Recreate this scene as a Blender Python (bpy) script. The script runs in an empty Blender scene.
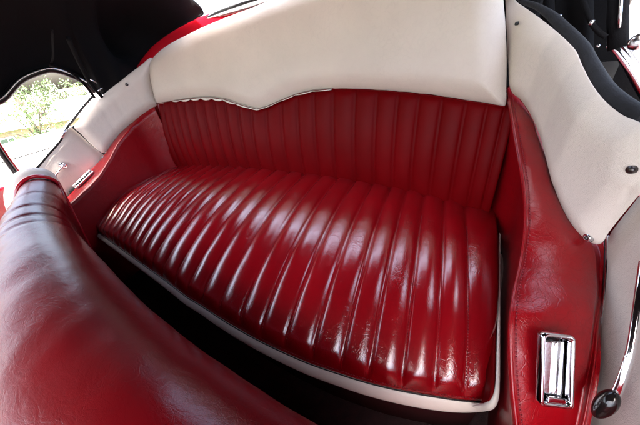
import bpy, bmesh, math, random
from mathutils import Vector, Matrix, noise, kdtree
from mathutils.geometry import delaunay_2d_cdt
random.seed(7)
sc = bpy.context.scene
COL = sc.collection
CAM = Vector((0, 0, 1.25))            # eye point above the street
FPX = 256.0                           # focal length in pixels of a 640 px wide picture
AX = Vector((.86277485, .16795617, -.47687555))   # across the car (to its right side), in lens axes
AY = Vector((.48575676, -.53694951, .68972864))   # towards the tail
AZ = Vector((-.14021391, -.82672604, -.54485237)) # up

# ------------------------------------------------------------------ measuring
def ray(u, v):
    c = Vector(((u-320)/FPX, (v-212.5)/FPX, 1))
    return Vector((c.dot(AX), c.dot(AY), c.dot(AZ)))
def hx(u, v, x): d = ray(u, v); return d*(x/d.x)
def hy(u, v, y): d = ray(u, v); return d*(y/d.y)
def hz(u, v, z): d = ray(u, v); return d*(z/d.z)
def hf(u, v, f, s0=.12, s1=2.2, n=120):
    d = ray(u, v); a = s0; fa = f(d*a)
    for i in range(1, n+1):
        b = s0+(s1-s0)*i/n; fb = f(d*b)
        if (fa < 0) != (fb < 0):
            for _ in range(26):
                m = (a+b)/2; fm = f(d*m)
                if (fm < 0) == (fa < 0): a = m
                else: b = m
            return d*((a+b)/2)
        a, fa = b, fb
    return d*s1*.5
def proj(p):
    c = AX*p.x+AY*p.y+AZ*p.z
    return (320+FPX*c.x/c.z, 212.5+FPX*c.y/c.z)
def lerp(a, b, t): return a+(b-a)*t
def tab(xs, ys, x):
    if x <= xs[0]: return ys[0]
    for i in range(1, len(xs)):
        if x <= xs[i]:
            return lerp(ys[i-1], ys[i], (x-xs[i-1])/(xs[i]-xs[i-1]))
    return ys[-1]
def cr(P, t):
    n = len(P)-1; t = max(0, min(t, 1))*n; i = min(int(t), n-1); f = t-i
    p0 = P[max(i-1, 0)]; p1 = P[i]; p2 = P[i+1]; p3 = P[min(i+2, n)]
    return .5*((2*p1)+(p2-p0)*f+(2*p0-5*p1+4*p2-p3)*f*f+(3*p1-p0-3*p2+p3)*f*f*f)
def smooth(P, n): return [cr(P, i/(n-1)) for i in range(n)]
def sstep(a, b, x):
    t = max(0, min(1, (x-a)/(b-a))); return t*t*(3-2*t)

# ------------------------------------------------------------------ materials
def newmat(name):
    m = bpy.data.materials.new(name); m.use_nodes = True
    nt = m.node_tree; return m, nt, nt.nodes['Principled BSDF']
def N(nt, t, **k):
    n = nt.nodes.new(t)
    for a, b in k.items():
        if a.startswith('i_'): n.inputs[a[2:].replace('_', ' ')].default_value = b
        else: setattr(n, a, b)
    return n
def plain(name, col, rough=.5, metal=0, bump=0, bscale=200, var=0, vscale=8, **k):
    m, nt, b = newmat(name)
    b.inputs['Base Color'].default_value = (*col, 1); b.inputs['Roughness'].default_value = rough
    b.inputs['Metallic'].default_value = metal
    for a, v in k.items(): b.inputs[a.replace('_', ' ')].default_value = v
    tc = N(nt, 'ShaderNodeTexCoord')
    if var:
        n = N(nt, 'ShaderNodeTexNoise', i_Scale=vscale, i_Detail=6); nt.links.new(tc.outputs['Object'], n.inputs['Vector'])
        r = N(nt, 'ShaderNodeMapRange'); r.inputs[1].default_value = .3; r.inputs[2].default_value = .7
        r.inputs[3].default_value = 1-var; r.inputs[4].default_value = 1+var
        nt.links.new(n.outputs[0], r.inputs[0])
        mx = N(nt, 'ShaderNodeVectorMath', operation='SCALE'); mx.inputs[0].default_value = col
        nt.links.new(r.outputs[0], mx.inputs['Scale']); nt.links.new(mx.outputs[0], b.inputs['Base Color'])
    if bump:
        n = N(nt, 'ShaderNodeTexNoise', i_Scale=bscale, i_Detail=5); nt.links.new(tc.outputs['Object'], n.inputs['Vector'])
        bp = N(nt, 'ShaderNodeBump', i_Strength=bump, i_Distance=.002)
        nt.links.new(n.outputs[0], bp.inputs['Height']); nt.links.new(bp.outputs[0], b.inputs['Normal'])
    return m
def leather(name, col, rough, crease=1., grain=1., spec=.5, coat=0, crough=.2, soft=.3, stretch=(1, 1, 1), ivory=False):
    """vinyl / leather: fine grain, broken crease lines, soft dents, worn gloss"""
    m, nt, b = newmat(name); L = nt.links.new
    tc = N(nt, 'ShaderNodeTexCoord'); mp = N(nt, 'ShaderNodeMapping'); mp.inputs['Scale'].default_value = stretch
    L(tc.outputs['Object'], mp.inputs[0])
    w = N(nt, 'ShaderNodeTexNoise', i_Scale=14., i_Detail=3.); L(mp.outputs[0], w.inputs['Vector'])
    wv = N(nt, 'ShaderNodeVectorMath', operation='SCALE'); L(w.outputs['Color'], wv.inputs[0]); wv.inputs['Scale'].default_value = .09
    ad = N(nt, 'ShaderNodeVectorMath', operation='ADD'); L(mp.outputs[0], ad.inputs[0]); L(wv.outputs[0], ad.inputs[1])
    def crack(scale, width):
        v = N(nt, 'ShaderNodeTexVoronoi', feature='DISTANCE_TO_EDGE', i_Scale=scale); L(ad.outputs[0], v.inputs['Vector'])
        r = N(nt, 'ShaderNodeMapRange', interpolation_type='SMOOTHSTEP'); L(v.outputs['Distance'], r.inputs[0])
        r.inputs[1].default_value = 0; r.inputs[2].default_value = width; return r.outputs[0]
    c1, c2 = crack(60, .07), crack(150, .12)
    msk = N(nt, 'ShaderNodeTexNoise', i_Scale=7., i_Detail=3.); L(tc.outputs['Object'], msk.inputs['Vector'])
    mr = N(nt, 'ShaderNodeMapRange'); L(msk.outputs[0], mr.inputs[0]); mr.inputs[1].default_value = .34; mr.inputs[2].default_value = .66
    g = N(nt, 'ShaderNodeTexVoronoi', i_Scale=950.); L(mp.outputs[0], g.inputs['Vector'])
    d = N(nt, 'ShaderNodeTexNoise', i_Scale=24., i_Detail=4.); L(ad.outputs[0], d.inputs['Vector'])
    def math(op, a, bb):
        n = N(nt, 'ShaderNodeMath', operation=op)
        for i, x in enumerate((a, bb)):
            if isinstance(x, (int, float)): n.inputs[i].default_value = x
            else: L(x, n.inputs[i])
        return n.outputs[0]
    cr_ = math('MULTIPLY', math('ADD', math('MULTIPLY', c1, .6), math('MULTIPLY', c2, .3)), mr.outputs[0])
    h = math('ADD', math('MULTIPLY', cr_, .00022*crease), math('MULTIPLY', d.outputs[0], .0032*soft))
    h = math('ADD', h, math('MULTIPLY', g.outputs['Distance'], .00012*grain))
    bp = N(nt, 'ShaderNodeBump', i_Strength=1., i_Distance=1.); L(h, bp.inputs['Height']); L(bp.outputs[0], b.inputs['Normal']); L(bp.outputs[0], b.inputs['Coat Normal'])
    # colour wear: faint mottling; darker along the crease lines
    hs = N(nt, 'ShaderNodeTexNoise', i_Scale=5., i_Detail=8., i_Roughness=.6); L(tc.outputs['Object'], hs.inputs['Vector'])
    rg = N(nt, 'ShaderNodeMapRange'); L(hs.outputs[0], rg.inputs[0]); rg.inputs[1].default_value = .3; rg.inputs[2].default_value = .7
    rg.inputs[3].default_value = .93 if ivory else .85; rg.inputs[4].default_value = 1.05 if ivory else 1.12
    dk = math('SUBTRACT', 1.0, math('MULTIPLY', math('SUBTRACT', 1.0, c1), math('MULTIPLY', mr.outputs[0], .10*crease)))
    sc_ = math('MULTIPLY', rg.outputs[0], dk)
    mx = N(nt, 'ShaderNodeVectorMath', operation='SCALE'); mx.inputs[0].default_value = col
    L(sc_, mx.inputs['Scale']); L(mx.outputs[0], b.inputs['Base Color'])
    rr = N(nt, 'ShaderNodeMapRange'); L(hs.outputs[0], rr.inputs[0]); rr.inputs[1].default_value = .3; rr.inputs[2].default_value = .7
    rr.inputs[3].default_value = rough-.05; rr.inputs[4].default_value = rough+.07; L(rr.outputs[0], b.inputs['Roughness'])
    b.inputs['Specular IOR Level'].default_value = spec; b.inputs['Coat Weight'].default_value = coat; b.inputs['Coat Roughness'].default_value = crough; b.inputs['Coat IOR'].default_value = 1.95 if coat > .95 else 1.6
    return m
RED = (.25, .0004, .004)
M = dict(
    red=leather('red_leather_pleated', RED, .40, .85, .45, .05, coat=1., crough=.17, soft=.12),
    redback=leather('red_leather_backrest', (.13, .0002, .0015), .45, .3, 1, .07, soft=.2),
    redarm=leather('red_leather_armrest', RED, .42, 1.2, .6, .1, coat=.7, crough=.24, soft=.3),
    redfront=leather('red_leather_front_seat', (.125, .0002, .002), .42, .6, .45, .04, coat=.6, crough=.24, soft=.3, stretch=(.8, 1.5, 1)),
    cream=leather('cream_vinyl', (.74, .65, .57), .45, .5, 2.2, .3, soft=.25, ivory=True),
    piping=leather('cream_piping', (.80, .72, .63), .38, .2, .6, .5, soft=.1, ivory=True),
    chrome=plain('chrome', (.82, .82, .84), .08, 1, .05, 60),
    chromebright=plain('glare_strip_steel', (.72, .73, .75), .22, 1, .12, 300),
    black=plain('black_canvas', (.004, .004, .005), .9, 0, .8, 900, Specular_IOR_Level=.15),
    plush=plain('black_plush', (.005, .0055, .008), .85, 0, .5, 500, .5, 90, Sheen_Weight=.06, Sheen_Roughness=.4),
    blackpaint=plain('black_enamel', (.004, .004, .005), .3, 0, .1, 40),
    rubber=plain('black_rubber', (.010, .010, .010), .6),
    bake=plain('black_bakelite', (.008, .006, .006), .12),
    carpet=plain('dark_carpet', (.016, .003, .004), .95, 0, 1, 500, .4, 60),
    valance=plain('dark_red_board', (.05, .002, .004), .5, 0, .3, 200),
    paint=plain('red_car_paint', (.42, .006, .016), .2, 0, 0, 1, Coat_Weight=1., Coat_Roughness=.04),
    screw=plain('dark_screw', (.10, .09, .09), .35, 1),
    thread=plain('red_thread', (.22, .004, .012), .6),
    asphalt=plain('asphalt', (.09, .09, .09), .9, 0, .5, 40, .25, 3),
    concrete=plain('concrete', (.42, .40, .38), .85, 0, .3, 30, .15, 2),
    grass=plain('grass', (.11, .19, .07), .9, 0, 1, 20, .4, 3),
    leaf=plain('leaf', (.11, .15, .07), .7, 0, 0, 1, .35, 3),
    leafpale=plain('leaf_pale', (.20, .24, .12), .7, 0, 0, 1, .35, 3),
    bark=plain('bark', (.13, .10, .08), .9, 0, .6, 20),
    rooftile=plain('roof_tile', (.26, .22, .21), .8, 0, .5, 12, .2, 4),
    whitepaint=plain('white_paint', (.78, .77, .75), .5),
    glassdark=plain('window_glass_dark', (.08, .09, .10), .08),
    bluepaint=plain('blue_grey_paint', (.42, .46, .52), .25, .4),
    lamp=plain('red_lamp_lens', (.5, .01, .01), .2),
)
def brickmat():
    m, nt, b = newmat('brick_wall')
    tc = N(nt, 'ShaderNodeTexCoord'); br = N(nt, 'ShaderNodeTexBrick', i_Scale=3.2)
    br.inputs['Color1'].default_value = (.50, .28, .22, 1); br.inputs['Color2'].default_value = (.44, .24, .19, 1)
    br.inputs['Mortar'].default_value = (.5, .46, .42, 1)
    mp = N(nt, 'ShaderNodeMapping'); mp.inputs['Rotation'].default_value = (math.radians(90), 0, 0)
    nt.links.new(tc.outputs['Object'], mp.inputs[0]); nt.links.new(mp.outputs[0], br.inputs['Vector'])
    nt.links.new(br.outputs[0], b.inputs['Base Color']); b.inputs['Roughness'].default_value = .9
    return m
M['brick'] = brickmat()

# ------------------------------------------------------------------ objects
def thing(name, label, cat, base, group=None, rotz=0):
    o = bpy.data.objects.new(name, None); COL.objects.link(o); o.empty_display_size = .05
    o.location = CAM+Vector(base); o.rotation_euler = (0, 0, rotz); o['label'] = label; o['category'] = cat
    if group: o['group'] = group
    o['base'] = list(base)
    return o
def tag(o, label, cat, group=None):
    o['label'] = label; o['category'] = cat
    if group: o['group'] = group
    return o
def root_base(o):
    while o.parent: o = o.parent
    return Vector(o['base']) if 'base' in o else Vector()
def add(name, verts, faces, mat, parent=None, solid=0, sub=0, smooth_=True, label=None, local=False, off=-1, bevel=0):
    me = bpy.data.meshes.new(name)
    b = root_base(parent) if (parent and not local) else Vector()
    me.from_pydata([tuple(Vector(v)-b) for v in verts], [], faces); me.validate()
    bm = bmesh.new(); bm.from_mesh(me); bmesh.ops.remove_doubles(bm, verts=bm.verts, dist=1e-6)
    bmesh.ops.recalc_face_normals(bm, faces=bm.faces)
    bm.to_mesh(me); bm.free()
    me.materials.append(M[mat])
    if smooth_:
        for p in me.polygons: p.use_smooth = True
    o = bpy.data.objects.new(name, me); COL.objects.link(o)
    if parent: o.parent = parent
    else: o.location = CAM
    if solid:
        md = o.modifiers.new('thickness', 'SOLIDIFY'); md.thickness = solid; md.offset = off
    if bevel:
        md = o.modifiers.new('bevel', 'BEVEL'); md.width = bevel; md.segments = 3; md.limit_method = 'ANGLE'; md.angle_limit = math.radians(35)
    if sub:
        md = o.modifiers.new('sub', 'SUBSURF'); md.levels = sub; md.render_levels = sub
    if label: o['label'] = label
    return o
def gridfaces(nu, nv, closed=False):
    f = []
    for i in range(nu-1):
        for j in range(nv-1 if not closed else nv):
            k = (j+1) % nv
            f.append((i*nv+j, i*nv+k, (i+1)*nv+k, (i+1)*nv+j))
    return f
def flip_to(o, eye=Vector((0, 0, 0))):
    """turn an open sheet's faces to the cabin so thickness grows outwards"""
    me = o.data; b = root_base(o); s = 0
    for p in me.polygons: s += p.normal.dot((eye-b)-p.center)*p.area
    if s < 0: me.flip_normals()
    return o
def sheet(name, rows, mat, parent, nu=60, nv=24, solid=.006, disp=None, label=None):
    nvr = len(rows[0])
    R = [smooth([Vector(p) for p in r], nv) for r in rows]
    G = []
    for j in range(nv):
        G.append(smooth([r[j] for r in R], nu))
    V = [G[j][i] for i in range(nu) for j in range(nv)]
    if disp:
        V = [disp(p, i//nv/(nu-1), (i % nv)/(nv-1)) for i, p in enumerate(V)]
    o = add(name, V, gridfaces(nu, nv), mat, parent, solid, label=label)
    return flip_to(o)
def tube_geo(P, r, seg=10, V=None, F=None, flat=1., cap=True):
    V = [] if V is None else V; F = [] if F is None else F
    P = [Vector(p) for p in P]; n = len(P); b0 = len(V); up = None
    for i, p in enumerate(P):
        t = (P[min(i+1, n-1)]-P[max(i-1, 0)])
        if t.length < 1e-9: t = Vector((0, 0, 1))
        t.normalize()
        if up is None:
            up = Vector((0, 0, 1)) if abs(t.z) < .9 else Vector((0, 1, 0))
        s = t.cross(up).normalized(); up = s.cross(t).normalized()
        rr = r[i] if isinstance(r, (list, tuple)) else r
        for k in range(seg):
            a = 2*math.pi*k/seg
            V.append(p+s*math.cos(a)*rr+up*math.sin(a)*rr*flat)
    for i in range(n-1):
        for k in range(seg):
            F.append((b0+i*seg+k, b0+i*seg+(k+1) % seg, b0+(i+1)*seg+(k+1) % seg, b0+(i+1)*seg+k))
    if cap:
        F.append(tuple(b0+k for k in range(seg))); F.append(tuple(b0+(n-1)*seg+k for k in range(seg)))
    return V, F
def tube(name, P, r, mat, parent, seg=12, n=None, flat=1., label=None, solid=0):
    P = [Vector(p) for p in P]
    if n: 
        if isinstance(r, (list, tuple)):
            m = len(r)-1; r = [r[min(int(i/(n-1)*m), m-1)]*(1-(i/(n-1)*m-min(int(i/(n-1)*m), m-1)))+r[min(int(i/(n-1)*m), m-1)+1]*(i/(n-1)*m-min(int(i/(n-1)*m), m-1)) for i in range(n)]
        P = smooth(P, n)
    V, F = tube_geo(P, r, seg, flat=flat)
    return add(name, V, F, mat, parent, label=label)
def box_geo(c, ex, ey, ez, V, F):
    b = len(V)
    for sx in (-1, 1):
        for sy in (-1, 1):
            for sz in (-1, 1): V.append(c+ex*sx+ey*sy+ez*sz)
    F += [tuple(b+i for i in q) for q in ((0, 1, 3, 2), (4, 6, 7, 5), (0, 4, 5, 1), (2, 3, 7, 6), (0, 2, 6, 4), (1, 5, 7, 3))]
def inpoly(x, y, P):
    r = False; n = len(P); j = n-1
    for i in range(n):
        xi, yi = P[i]; xj, yj = P[j]
        if (yi > y) != (yj > y) and x < (xj-xi)*(y-yi)/(yj-yi)+xi: r = not r
        j = i
    return r
def puff(name, outline, surf, mat, parent, step=3., amp=.02, edge=.03, solid=.012, extra=None, closed_curve=True, label=None, power=2.2, drop=0.):
    """a stuffed panel: outline seen from the eye, laid on a real surface, its middle swelling
    towards the cabin and its rim rolled back; thickness grows outwards."""
    n = len(outline); O = [Vector((a, b, 0)) for a, b in outline]; pts = []
    for i in range(n):
        p0, p1, p2, p3 = O[i-1], O[i], O[(i+1) % n], O[(i+2) % n]
        k = max(1, int((p2-p1).length/step))
        for j in range(k):
            f = j/k
            a = .5*((2*p1)+(p2-p0)*f+(2*p0-5*p1+4*p2-p3)*f*f+(3*p1-p0-3*p2+p3)*f*f*f) if closed_curve else p1.lerp(p2, f)
            pts.append((a.x, a.y))
    nb = len(pts); xs = [p[0] for p in pts]; ys = [p[1] for p in pts]
    kd = kdtree.KDTree(nb)
    for i, p in enumerate(pts): kd.insert((p[0], p[1], 0), i)
    kd.balance(); inner = []
    for off in (.35, .9, 1.7):        # rings close to the rim for a round roll
        for i in range(nb):
            ax_, ay_ = pts[i-1]; bx_, by_ = pts[(i+1) % nb]; tx, ty = bx_-ax_, by_-ay_; ll = math.hypot(tx, ty)+1e-9
            for sg in (1, -1):
                q = (pts[i][0]-ty/ll*off*sg, pts[i][1]+tx/ll*off*sg)
                if inpoly(q[0], q[1], pts) and kd.find((q[0], q[1], 0))[2] > off*.8: inner.append(q)
    y = min(ys); row = 0
    while y < max(ys):
        x = min(xs)+(step/2 if row % 2 else 0)
        while x < max(xs):
            if inpoly(x, y, pts) and kd.find((x, y, 0))[2] > step*.45+1.7: inner.append((x, y))
            x += step
        y += step*.87; row += 1
    allp = pts+inner
    v2, e, f, *_ = delaunay_2d_cdt([Vector(p) for p in allp], [(i, (i+1) % nb) for i in range(nb)], [], 1, 1e-5)
    S = [surf(p[0], p[1]) for p in v2]
    B = []
    for i in range(nb):
        for q in (0, .2, .4, .6, .8):
            B.append(surf(lerp(pts[i][0], pts[(i+1) % nb][0], q), lerp(pts[i][1], pts[(i+1) % nb][1], q)))
    k3 = kdtree.KDTree(len(B))
    for i, p in enumerate(B): k3.insert(p, i)
    k3.balance(); V = []
    for p, s in zip(v2, S):
        a = surf(p[0]+.6, p[1])-s; b = surf(p[0], p[1]+.6)-s; nn = a.cross(b)
        nn = nn.normalized() if nn.length > 1e-12 else Vector((0, 0, 1))
        if nn.dot(s) > 0: nn = -nn
        dd = k3.find(s)[2]; t = min(1, dd/edge)
        h = amp*math.sin(t*math.pi/2)**.75-drop
        if extra: h += extra(s, p, dd)
        V.append(s+nn*h)
    o = add(name, V, [tuple(q) for q in f], mat, parent, solid, label=label)
    return flip_to(o)
def dashes(P, ln, gap, r, nrm, V, F):
    """sewing thread along a line of points"""
    acc = 0; 
    L = [0]
    for a, b in zip(P, P[1:]): L.append(L[-1]+(b-a).length)
    s = 0
    def at(q):
        for i in range(1, len(L)):
            if q <= L[i]: 
                f = (q-L[i-1])/max(L[i]-L[i-1], 1e-9); return P[i-1].lerp(P[i], f)
        return P[-1]
    while s+ln < L[-1]:
        a, b = at(s), at(s+ln); d = (b-a); 
        if d.length > 1e-6:
            m = (a+b)/2+nrm*r*.3; e = d/2; w = d.normalized().cross(nrm).normalized()*r
            box_geo(m, e, w, nrm*r*.7, V, F)
        s += ln+gap

# ================================================================== SURFACES OF THE CABIN
def yback(x, z):          # the rear backrest wraps forward at both ends and leans back
    q = max(-1.15, min(1.15, (x+.64)/.72))
    return .80-.085*abs(q)**2.4+.12*(z+.43)
S_back = lambda u, v: hf(u, v, lambda p: p.y-yback(p.x, p.z))
WR = ([.38, .44, .49, .54, .62, .70, .76, .82, .92], [.196, .186, .162, .137, .117, .088, .052, .02, -.03])
WL = ([.40, .46, .50, .56, .62, .70, .76, .82], [-1.485, -1.475, -1.462, -1.445, -1.42, -1.375, -1.335, -1.30])
S_wr = lambda u, v: hf(u, v, lambda p: p.x-tab(WR[0], WR[1], p.y)-.03*max(0, p.z+.3))
S_wl = lambda u, v: hf(u, v, lambda p: p.x-tab(WL[0], WL[1], p.y)+.02*max(0, p.z+.3))
ZP = ([.10, .238, .31, .355, .405, .466, .55, .66, .77], [-.412, -.403, -.382, -.363, -.33, -.29, -.24, -.19, -.152])
zarm = lambda y: tab(ZP[0], ZP[1], y)

# ================================================================== REAR BENCH SEAT
seat = thing('rear_bench_seat', 'rear bench seat with pleated red leather cushion and cream topped backrest', 'car seat', (-.64, .5, -.85))
fpx = [98, 232], [130, 255], [165, 280], [187, 297], [202, 306], [220, 318], [240, 330], [260, 341], [285, 353], [312, 364.5], [340, 374], [369, 383], [401, 390.5], [432, 396], [467, 401], [490, 402.5]
ZE = -.56
bpx = [172, 164], [200, 161.5], [260, 166], [340, 178], [420, 194], [460, 202], [500, 211]
fs = [98, 101.5, 105, 109.5, 114, 119, 124.5, 130.5, 137, 144, 152.5, 163, 175, 188, 202, 219, 240, 261, 285, 312, 341, 369, 401, 433, 463, 490]
bs = [172, 177, 183, 189, 195, 201, 207, 214, 222, 231, 241, 252, 264, 277, 291, 306, 322, 338, 355, 372, 390, 406, 424, 444, 465, 499]
NF = len(fs)-1
fX = [hz(x, tab([a[0] for a in fpx], [a[1] for a in fpx], x), ZE) for x in fs]
bX = [hz(x, tab([a[0] for a in bpx], [a[1] for a in bpx], x), -.44) for x in bs]
def vec(P, t):
    return cr(P, t)
Lp = [hx(98, 232, -1.392), hx(103, 214, -1.392), hx(109, 205, -1.40), hx(120, 194.5, -1.40), hx(132, 185.5, -1.40), hx(145, 177.5, -1.40), hx(172, 165, -1.39)]
def crown(t):   # height of the stuffed surface from front edge (0) to back (1)
    u = min(1, max(0, t)/.82)
    return .104*(1-(1-u)**2.5)+.020*(1-math.exp(-max(0, t)/.018))-.030*max(0, t-.82)
def cush(s, t):
    a = vec(fX, s); b = vec(bX, s)
    p = a.lerp(b, t)
    # left end: follow the rounded outline
    l = vec(Lp, min(t, 1)); ll = Lp[0].lerp(Lp[-1], t)
    w = (1-s)**5
    p.x += (l.x-ll.x)*w; p.y += (l.y-ll.y)*w
    ends = 1-.10*(2*s-1)**6
    p.z = ZE+crown(t)*ends
    # right end roll
    r = max(0, s-.975)/.025; p.z -= .012*r*r*(1 if t > .05 else t/.05)
    l2 = max(0, .02-s)/.02; p.z -= .012*l2*l2*min(1, t/.05)
    return p
SUBS = 14; NT = 120
V = []
vals = []
for i in range(NF*SUBS+1):
    s = i/(NF*SUBS); k = (i % SUBS)/SUBS; col = []
    fl = i//SUBS if i < NF*SUBS else NF-1
    for j in range(NT+1):
        t = (j/NT)**1.35*1.12
        p = cush(s, t)
        q = abs(2*k-1) if i % SUBS else 1
        wid = (fX[min(fl+1, NF)]-fX[fl]).length
        A = min(.0125, wid*.21)*sstep(-.004, .045, t)
        h = A*(1-q**2.0)**.62
        h *= 1+.16*noise.noise(Vector((fl*3.1, t*3, 5)))
        h += .0014*noise.noise(Vector((p.x*11, p.y*11, fl*.7)))+.0004*noise.noise(Vector((p.x*35, p.y*22, fl*1.9)))
        # stitch puckers: the valley edge dips a little at each stitch group
        dz = crown(min(1, t+.01))-crown(max(0, t-.01)); nrm = Vector((0, -dz/.012, 1)).normalized()
        V.append(p+nrm*h)
nj = NT+1
cushion = add('seat_cushion', V, gridfaces(NF*SUBS+1, nj), 'red', seat, .02)
flip_to(cushion, Vector((0, 0, 1)))
SV, SF = [], []
for k in range(2, NF):
    P = []
    for j in range(60):
        t = .03+j/59*.75; p = cush(k/NF, t); dz = crown(min(1, t+.01))-crown(max(0, t-.01))
        P.append(p+Vector((0, -dz/.012, 1)).normalized()*.0012+Vector((.0012, 0, 0)))
    dashes(P, .0032, .0022, .0006, Vector((0, -.2, 1)).normalized(), SV, SF)
# seam that joins pleats to border
P = [cush(i/300, .006)+Vector((0, -.0015, .002)) for i in range(301)]
dashes(P, .0035, .002, .0005, Vector((0, -.6, .8)), SV, SF)
add('seam_stitching', SV, SF, 'thread', cushion)
# cream border band along the front, rolling round the right corner
def edge(s): return cush(s, 0)
rowsV = []; NB = 160
prof = [(0, .002), (.0035, .000), (.006, -.004), (.009, -.012), (.0105, -.020), (.009, -.027), (.004, -.031), (-.008, -.032)]
for i in range(NB+1):
    s = i/NB; p = edge(s)
    hh = lerp(.62, 1.12, s)*(1 if s < .94 else 1-.35*((s-.94)/.06)**2)
    pull = 0 if s < .9 else .010*((s-.9)/.1)**2
    for (o_, z_) in prof: rowsV.append(p+Vector((0, -o_*1.4+pull*(-z_/.03), z_*hh)))
add('front_border', rowsV, gridfaces(NB+1, len(prof)), 'piping', cushion, .004, label='cream leather band along the cushion front')
tube('piping_front', [edge(i/40)+Vector((0, -.0025, .0035)) for i in range(41)], .0012, 'rubber', cushion, 8, 160).name = 'front_piping'
# right side: border wall + cream piping
rp = [hx(472, 406, .072), hx(482, 407, .084), hx(490, 405.5, .091), hx(495.5, 398, .0955), hx(497.8, 382, .0968), hx(498.5, 345, .097), hx(499, 300, .098), hx(499.5, 250, .099), hx(500, 228, .099)]
tube('side_piping', rp, [.0005, .0052, .0058, .0042, .0030, .0026, .0023, .002, .0018], 'piping', cushion, 10, 60)
sd = []
for i in range(41):
    p = cr(rp, lerp(.3, 1, i/40))
    sd.append([p+Vector((-.004, 0, 0)), p+Vector((-.005, 0, -.012)), p+Vector((-.010, .004, -.024))])
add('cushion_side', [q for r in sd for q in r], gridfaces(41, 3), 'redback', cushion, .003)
# base board under the cushion
bb = []
for i in range(41):
    p = edge(i/40)
    bb.append([p+Vector((0, .022, -.018)), p+Vector((0, .028, -.10)), p+Vector((0, .05, -.285))])
add('base_board', [q for r in bb for q in r], gridfaces(41, 3), 'valance', seat, .01)
# ---- backrest: pleated red lower part
tp = [150, 158, 163, 169.5, 176.5, 184, 194, 204, 215, 226, 239, 252, 267, 282, 298, 315, 334, 356, 378, 399, 420, 443, 467, 488, 505, 516]
scal = [(146, 106), (158, 103.5), (170, 101.5), (184, 99.5), (195, 98), (205, 97.3), (216, 97.5), (227, 99), (239, 103), (252, 107), (260, 108.6), (268, 106.8), (282, 100.5), (298, 94), (315, 90.2), (334, 88.6), (356, 88.8), (378, 89.8), (399, 91.4), (420, 93.4), (443, 96.3), (467, 100), (488, 103), (505, 105.5), (520, 107)]
sx = [a[0] for a in scal]; sy = [a[1] for a in scal]
TX = [S_back(u, tab(sx, sy, u)) for u in tp]
topx = [(u/2+140) for u in range(0, 760)]
topP = [S_back(u, tab(sx, sy, u)) for u in topx]
tpx = [p.x for p in topP]; tpz = [p.z for p in topP]
V = []; NBF = len(TX)-1; SB = 12; NZ = 60
for i in range(NBF*SB+1):
    fl = min(i//SB, NBF-1); k = (i-fl*SB)/SB
    x = lerp(TX[fl].x, TX[fl+1].x, k)
    zt = tab(tpx, tpz, x)
    q = abs(2*k-1); A = min(.0135, (TX[fl+1].x-TX[fl].x)*.22)
    for j in range(NZ+1):
        f = j/NZ; z = lerp(-.50, zt+.004, f)
        h = A*(1-q**2)**.6*(1-.30*sstep(.93, 1, f))*(.45+.55*sstep(0, .35, f))
        h += .0018*noise.noise(Vector((x*9, z*9, fl)))
        belly = .022*math.sin(math.pi*min(1, f*1.0))**1
        # the pleats round over into the welt at the top
        roll = .010*max(0, (f-.965)/.035)**2
        # pleats lean a little with height, as the cover was pulled when sewn
        V.append(Vector((x, yback(x, z)-h-belly+roll, z)))
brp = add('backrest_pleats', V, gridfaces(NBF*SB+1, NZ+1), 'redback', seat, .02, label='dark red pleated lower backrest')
flip_to(brp)
# cream upper backrest
tl = hy(152, 60, yback(-1.30, .04))
def bp_(x, z): return Vector((x, yback(x, z), z))
top_out = [(151, 62), (158, 53), (166, 46.5), (176, 40.5), (200, 28.5), (230, 16), (256, 6)]
# continue the top edge past the picture at the height the left part has
pT = S_back(256, 6)
right_top = [proj(bp_(x, z)) for x, z in ((-.50, pT.z+.012), (-.30, pT.z+.008), (-.12, pT.z-.01), (-.04, pT.z-.03), (-.008, pT.z-.07))]
bot = [(a, b+.3) for a, b in scal[1:-1]][::-1]
outl = top_out+right_top+[(503.5, 0), (505.5, 25), (507, 60), (506.5, 88)]+bot+[(153.5, 92), (150.5, 77)]
creamback = puff('backrest_upper', outl, S_back, 'cream', seat, 2.6, .032, .055, .03, label='cream upper backrest with a dipped scalloped lower edge',
    extra=lambda s, p, d: .004*noise.noise(s*4)+.0015*noise.noise(s*13))
# thin welt between the colours
tube('welt', [S_back(u, tab(sx, sy, u)-.4)+Vector((0, -.016, 0)) for u in [158+i*(505-158)/120 for i in range(121)]], .0013, 'redback', seat, 8, 360)
# lifted scallops: small folds of cream at the pleat tops
FH = {4: 1.0, 5: 2.2, 6: 2.4, 7: 2.4, 8: 2.2, 9: 1.7, 10: 1.2, 11: .7, 12: .6, 13: .9, 14: 1.1, 15: .7}
for k in FH:
    u0, u1 = tp[k], tp[k+1]; R = []
    for i in range(9):
        f = i/8; u = lerp(u0, u1, f); v = tab(sx, sy, u); hgt = FH[k]*math.sin(math.pi*f)**.7
        a = S_back(u, v-1.3)+Vector((0, -.008, 0)); b = S_back(u, v+hgt*.45)+Vector((0, -.0215, 0)); c = S_back(u, v+hgt)+Vector((0, -.017, 0))
        R += [a, b, c]
    add('scallop_fold', R, gridfaces(9, 3), 'piping', creamback, .0015)

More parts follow.
